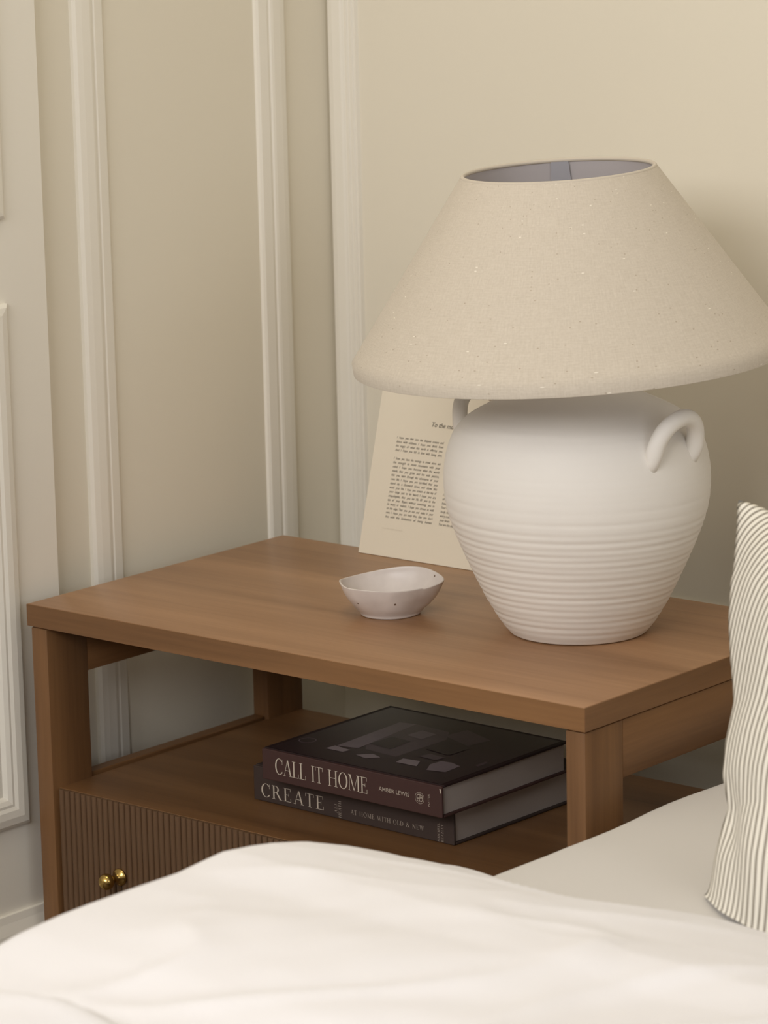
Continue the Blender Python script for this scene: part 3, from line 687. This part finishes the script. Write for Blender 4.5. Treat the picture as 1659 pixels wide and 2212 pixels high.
poem = ["I hope you dive into the deepest oceans and", "dance with wildness. I hope you drink from", "the magic of what this earth is offering you.", "And I hope you fall in love with being alive.", "",
        "I hope you have the courage to travel alone and", "the strength to move mountains with your", "mind. I hope you become what the world", "needs, that you grow and live with passion,",
        "that you learn through the adventures of your", "own life. I hope you are terrified, that you", "stand up, a thousand times, and show this", "world your fire. I hope you scream at the top of",
        "your lungs just to be heard. I hope you are", "unapologetic, that you let life fill you to the", "tips of your fingers without convincing you to", "be weary, or realistic. I hope you choose to walk",
        "on the edge. That you go out and make it your", "own. I hope you are truly free, that you don't", "live with the limitations of being human."]
bm = bmesh.new()
cN = Vector((0, -math.cos(tl), math.sin(tl)))
v0, dv = 0.1362, 0.00483
for i, ln in enumerate(poem):
    if not ln: continue
    y_ = v0 - i * dv
    # justified line: words spread over the column width
    words = ln.split(); soups = [sans_mesh(w_, None, 0.0029, 0.32, 0.006) for w_ in words]
    wd = [max(p[0] for p in s_[0]) for s_ in soups]; kx = 0.0600 / (sum(wd) + 0.0012 * (len(words) - 1)) if sum(wd) > 0.054 else min(1.0, 0.0555 / sum(wd))
    wd = [a * min(kx, 1) for a in wd]; gap = (0.0690 - sum(wd)) / (len(words) - 1)
    if gap < 0.0008: k2 = (0.0690 - 0.0010 * (len(words) - 1)) / sum(wd); wd = [a * k2 for a in wd]; kx = min(kx, 1) * k2; gap = 0.0010
    else: kx = min(kx, 1)
    x_ = 0.0318
    for s_, w_ in zip(soups, wd):
        put(bm, s_, lambda x, v_, x_=x_, y_=y_, kx=kx: cp(x_ + x * kx, y_ + v_, 0.00015)); x_ += w_ + gap
for i, ln in enumerate(["I hope you", "of every", "beautiful", "Your voice", "body, that", "every truth", "your brain", "You are the sky"]):
    put(bm, sans_mesh(ln, None, 0.0029, 0.32, 0.006), lambda x, v_, i=i: cp(0.1107 + x * 0.85, v0 - (12 + i) * dv + v_, 0.00015))
V_, F_ = sans_mesh("To the mornings", None, 0.0055, 0.32, 0.008)
put(bm, (V_, F_), lambda x, v_: cp(0.0800 + x * 1.0, 0.1545 + v_, 0.00015))
text_obj('printed_poem', bm, ink_m, panel, cN)
bm = bmesh.new(); put(bm, sans_mesh("from the collected notes", 0.030, 0.0018), lambda x, v_: cp(0.0300 + x, 0.0312 + v_, 0.00015))
text_obj('faint_footer', bm, faint_ink, panel, cN)

# ---------------------------------------------------------------- bed
MX0, MX1, MY0, MY1, MZ = 0.792, 2.42, -1.62, 0.47, ZT - 0.105
bed = thing('bed', 'bed with a white fitted sheet over the mattress, beside the nightstand', 'bed', ((MX0 + MX1) / 2, (MY0 + MY1) / 2, 0))
bm = bmesh.new(); rc = 0.035
nx, ny = 60, 80
# mattress as a closed rounded slab with a slightly uneven sheeted top
box(bm, MX0, MX1, MY0, MY1, MZ - 0.26, MZ, 0.024, 6)
bmesh.ops.subdivide_edges(bm, edges=[e for e in bm.edges if e.calc_length() > 0.5], cuts=60, use_grid_fill=True)
for v in bm.verts:
    k = smoothstep(MZ - 0.2, MZ - 0.02, v.co.z)
    v.co.z += k * (0.0035 * noise.noise(Vector((v.co.x * 6, v.co.y * 9, 0.3))) - 0.0)
    if v.co.x < MX0 + 0.05: v.co.x += 0.004 * noise.noise(Vector((v.co.y * 9, v.co.z * 8, 2.2)))
obj('mattress', bm, sheet_m, bed, True, 60)
obj('bed_base', bx(MX0 + 0.01, MX1 - 0.01, MY0 + 0.01, MY1, 0.08, MZ - 0.262, 0.01), bed_m, bed, True, 40)
for x in (MX0 + 0.05, MX1 - 0.11):
    for y in (MY0 + 0.05, MY1 - 0.11): obj('leg', bx(x, x + 0.06, y, y + 0.06, 0, 0.08, 0.003), wood_z, bed)
obj('headboard', bx(MX0 - 0.005, MX1 + 0.005, MY1 + 0.002, MY1 + 0.07, 0.08, 0.80, 0.012, 3), bed_m, bed, True, 40)

# duvet
HY = [(-1.7, 0.0), (-0.9, -0.010), (-0.846, -0.0045), (-0.80, 0.0037), (-0.754, 0.0068), (-0.722, 0.0074), (-0.67, 0.0070), (-0.618, 0.0062), (-0.59, 0.0086), (-0.565, 0.0105),
      (-0.535, 0.0070), (-0.507, 0.0028), (-0.468, -0.0058), (-0.413, -0.0235), (-0.369, -0.0398), (-0.346, -0.049), (-0.3157, -0.0594), (-0.277, -0.074), (-0.25, -0.083)]
HX = [(0.79, -0.002), (0.87, -0.004), (0.92, -0.006), (0.95, -0.005), (0.985, -0.002), (1.01, 0.001), (1.035, 0.006), (1.065, 0.008), (1.09, 0.009), (1.14, 0.006), (2.5, 0.004)]
def duvet_top(X, Y):
    h = interp(HY, Y) + interp(HX, X) * smoothstep(-0.42, -0.25, Y)
    h += 0.006 * smoothstep(0.9, 1.25, X) * smoothstep(-0.3, -0.6, Y) * -1
    # long soft creases fanning out from the left edge, and small crumples near the fold
    p = Vector((X, Y, 0)); k = smoothstep(0.79, 0.95, X)
    k *= smoothstep(-0.24, -0.42, Y)
    q = Vector((X * 3.0 + Y * 2.6, X * 7.0 - Y * 8.0, 1.7))
    h += k * 0.0075 * noise.noise(q) + 0.0018 * k * noise.noise(q * 2.3 + Vector((3, 1, 0)))
    rdg = 1 - abs(noise.noise(Vector((X * 2.8 + Y * 2.0, X * 6.5 - Y * 7.0, 6.1)))) * 3.0
    h += k * 0.0048 * max(0, rdg) ** 2.2
    h += 0.0013 * k * noise.noise(Vector((X * 26, Y * 20, 8.0)))
    h -= 0.005 * smoothstep(0.82, 0.90, X) * smoothstep(-0.6, -0.45, Y)
    return h
bm = bmesh.new(); DX0, DX1, DY0, DY1 = 0.762, 2.50, -1.66, -0.240
NX, NY = 230, 230
def ease(t): return t
grid = []
for i in range(NX + 1):
    X = DX0 + (DX1 - DX0) * (i / NX) ** 1.35
    row = []
    for j in range(NY + 1):
        Y = DY1 + (DY0 - DY1) * (j / NY) ** 1.35
        d1 = X - DX0; d2 = DY1 - Y; R1, R2 = 0.055, 0.018
        f1 = math.sqrt(max(0, 1 - (1 - min(d1 / R1, 1)) ** 2)); f2 = math.sqrt(max(0, 1 - (1 - min(d2 / R2, 1)) ** 2))
        top = duvet_top(X, Y)
        low = -0.101
        z = low + (top - low) * f1 * f2 if d1 > 0 else low
        if d1 < 0.03: z -= (0.03 - d1) / 0.03 * 0.10
        row.append(bm.verts.new((X, Y, ZT + z)))
    grid.append(row)
for i in range(NX):
    for j in range(NY): bm.faces.new((grid[i][j], grid[i + 1][j], grid[i + 1][j + 1], grid[i][j + 1]))
# turned-under skirt on the nightstand side and the fold edge
ed = [grid[0][j] for j in range(NY + 1)]
dn = [bm.verts.new((v.co.x - 0.004 + 0.006 * noise.noise(v.co * 7), v.co.y, ZT - 0.38)) for v in ed]
for j in range(NY): bm.faces.new((ed[j], ed[j + 1], dn[j + 1], dn[j]))
duvet = tag(obj('duvet', bm, duvet_m, None, True), 'rumpled white duvet folded back across the bed in the foreground', 'duvet')

# second turned layer of the duvet at the lower left corner of the picture
bm = bmesh.new(); gx = []
for i in range(61):
    row = []
    for j in range(61):
        s_, t_ = i / 60, j / 60
        X = 0.86 + 0.75 * s_; Y = -0.925 + 0.018 * math.sin(s_ * 5) - 0.55 * t_ + 0.10 * s_ * 0.15
        k = math.sqrt(max(0, 1 - (1 - min(t_ / 0.06, 1)) ** 2)); e_ = math.sqrt(max(0, 1 - (1 - min(s_ / 0.05, 1)) ** 2)) * math.sqrt(max(0, 1 - (1 - min((1 - s_) / 0.05, 1)) ** 2))
        Z = duvet_top(X, Y) - 0.002 + 0.034 * k * e_ * (1 - 0.75 * smoothstep(0.14, 0.32, s_)) * (1 - smoothstep(0.5, 1.0, t_)) + 0.003 * noise.noise(Vector((X * 8, Y * 8, 4)))
        if e_ == 0 or t_ in (0, 1): Z -= 0.004
        row.append(bm.verts.new((X, Y, ZT + Z)))
    gx.append(row)
for i in range(60):
    for j in range(60): bm.faces.new((gx[i][j], gx[i + 1][j], gx[i + 1][j + 1], gx[i][j + 1]))
obj('folded_layer', bm, duvet_m, duvet, True)

# ---------------------------------------------------------------- striped pillow
LE = [(0.2133, 0.9085), (0.2075, 0.9090), (0.1916, 0.9153), (0.1562, 0.9261), (0.1446, 0.9279), (0.1147, 0.9384), (0.0855, 0.9528), (0.0622, 0.9657), (0.0496, 0.9715), (0.0196, 0.9756), (-0.0059, 0.9828), (-0.0196, 0.9917),
      (-0.0315, 1.0002), (-0.0484, 0.9999), (-0.0595, 1.0006), (-0.0814, 1.0034), (-0.0999, 1.0038), (-0.1080, 1.0030)]
LE = sorted((z, x) for z, x in LE)
bm = bmesh.new(); uvl = bm.loops.layers.uv.new('UVMap'); NS, NT = 90, 110; WP = 0.50
zb, ztp = -0.1010, 0.2133
nrm = Vector((0, -0.85, 0.527))
def pil(s_, t_, side):
    z = zb + (ztp - zb) * t_
    xl = interp(LE, z); xr = xl * 0.0 + 1.47 - (xl - 0.93) * 0.4
    X = xl + (xr - xl) * s_
    dip = -0.024 * smoothstep(0, 0.22, s_) * smoothstep(0, 0.22, 1 - s_) * smoothstep(0.55, 1.0, t_)
    z2 = z + dip
    Y = -0.15 + 0.62 * (z2 + 0.1)
    rs = 1 - (1 - min(1, min(s_, 1 - s_) / 0.30)) ** 2; rt = 1 - (1 - min(1, min(t_ * 1.2 + 0.22, 1 - t_) / 0.30)) ** 2
    b_ = 0.075 * rs * math.sqrt(max(0, rt))
    p = Vector((X, Y, z2)) + nrm * (b_ if side > 0 else -b_ * 0.8)
    if 0 < s_ < 1 and side > 0:
        # pinch crease running down from the left seam, and light rumples
        zc = -0.03 - (X - 1.0) * 0.9
        p += nrm * (-0.010 * math.exp(-((z - zc) / 0.018) ** 2) * (1 - smoothstep(1.0, 1.12, X)) * min(1, s_ / 0.04))
        p += nrm * 0.004 * min(1, s_ / 0.1) * noise.noise(Vector((X * 22, z * 12, 3)))
    return p
G = {}
for side in (1, -1):
    for i in range(NS + 1):
        for j in range(NT + 1):
            edge = i in (0, NS) or j == NT
            if side < 0 and edge: G[(side, i, j)] = G[(1, i, j)]; continue
            p = pil(i / NS, j / NT, side)
            p.z = zb + (p.z - zb) * smoothstep(0.0, 0.10, j / NT) if j / NT < 0.10 else p.z
            if p.z < zb: p.z = zb
            G[(side, i, j)] = bm.verts.new((p.x, p.y, p.z + ZT))
GP = [(-0.11, -0.15), (-0.08, -0.2), (-0.03, -0.33), (0.0, -0.1), (0.05, 0.1), (0.1, 0.2), (0.15, 0.45), (0.19, 0.75), (0.25, 0.9)]
def gint(z):
    n_ = max(1, int(abs(z + 0.11) / 0.002)); return sum(interp(GP, -0.11 + (z + 0.11) * (k + 0.5) / n_) for k in range(n_)) * (z + 0.11) / n_
def uvp(i, j):
    s_, t_ = i / NS, j / NT; z = zb + (ztp - zb) * t_; X = interp(LE, z) + (1.47 - interp(LE, z)) * s_
    if z < -0.03 and False: pass
    return (X - 0.9) - gint(z) + 0.0045 * noise.noise(Vector((X * 14, z * 11, 0.5))) + 0.0016 * noise.noise(Vector((X * 45, z * 30, 2.5))), z
for side in (1, -1):
    for i in range(NS):
        for j in range(NT):
            ids = ((i, j), (i + 1, j), (i + 1, j + 1), (i, j + 1))
            try: f = bm.faces.new([G[(side,) + q] for q in ids])
            except ValueError: continue
            for lp, q in zip(f.loops, ids): lp[uvl].uv = uvp(*q)
for i in range(NS):
    bm.faces.new((G[(1, i, 0)], G[(-1, i, 0)], G[(-1, i + 1, 0)], G[(1, i + 1, 0)])) if G[(1, i, 0)] != G[(-1, i, 0)] and G[(1, i + 1, 0)] != G[(-1, i + 1, 0)] else None
pl = tag(obj('pillow', bm, stripe_m, None, True), 'grey and white ticking-striped pillow standing on the bed', 'pillow')
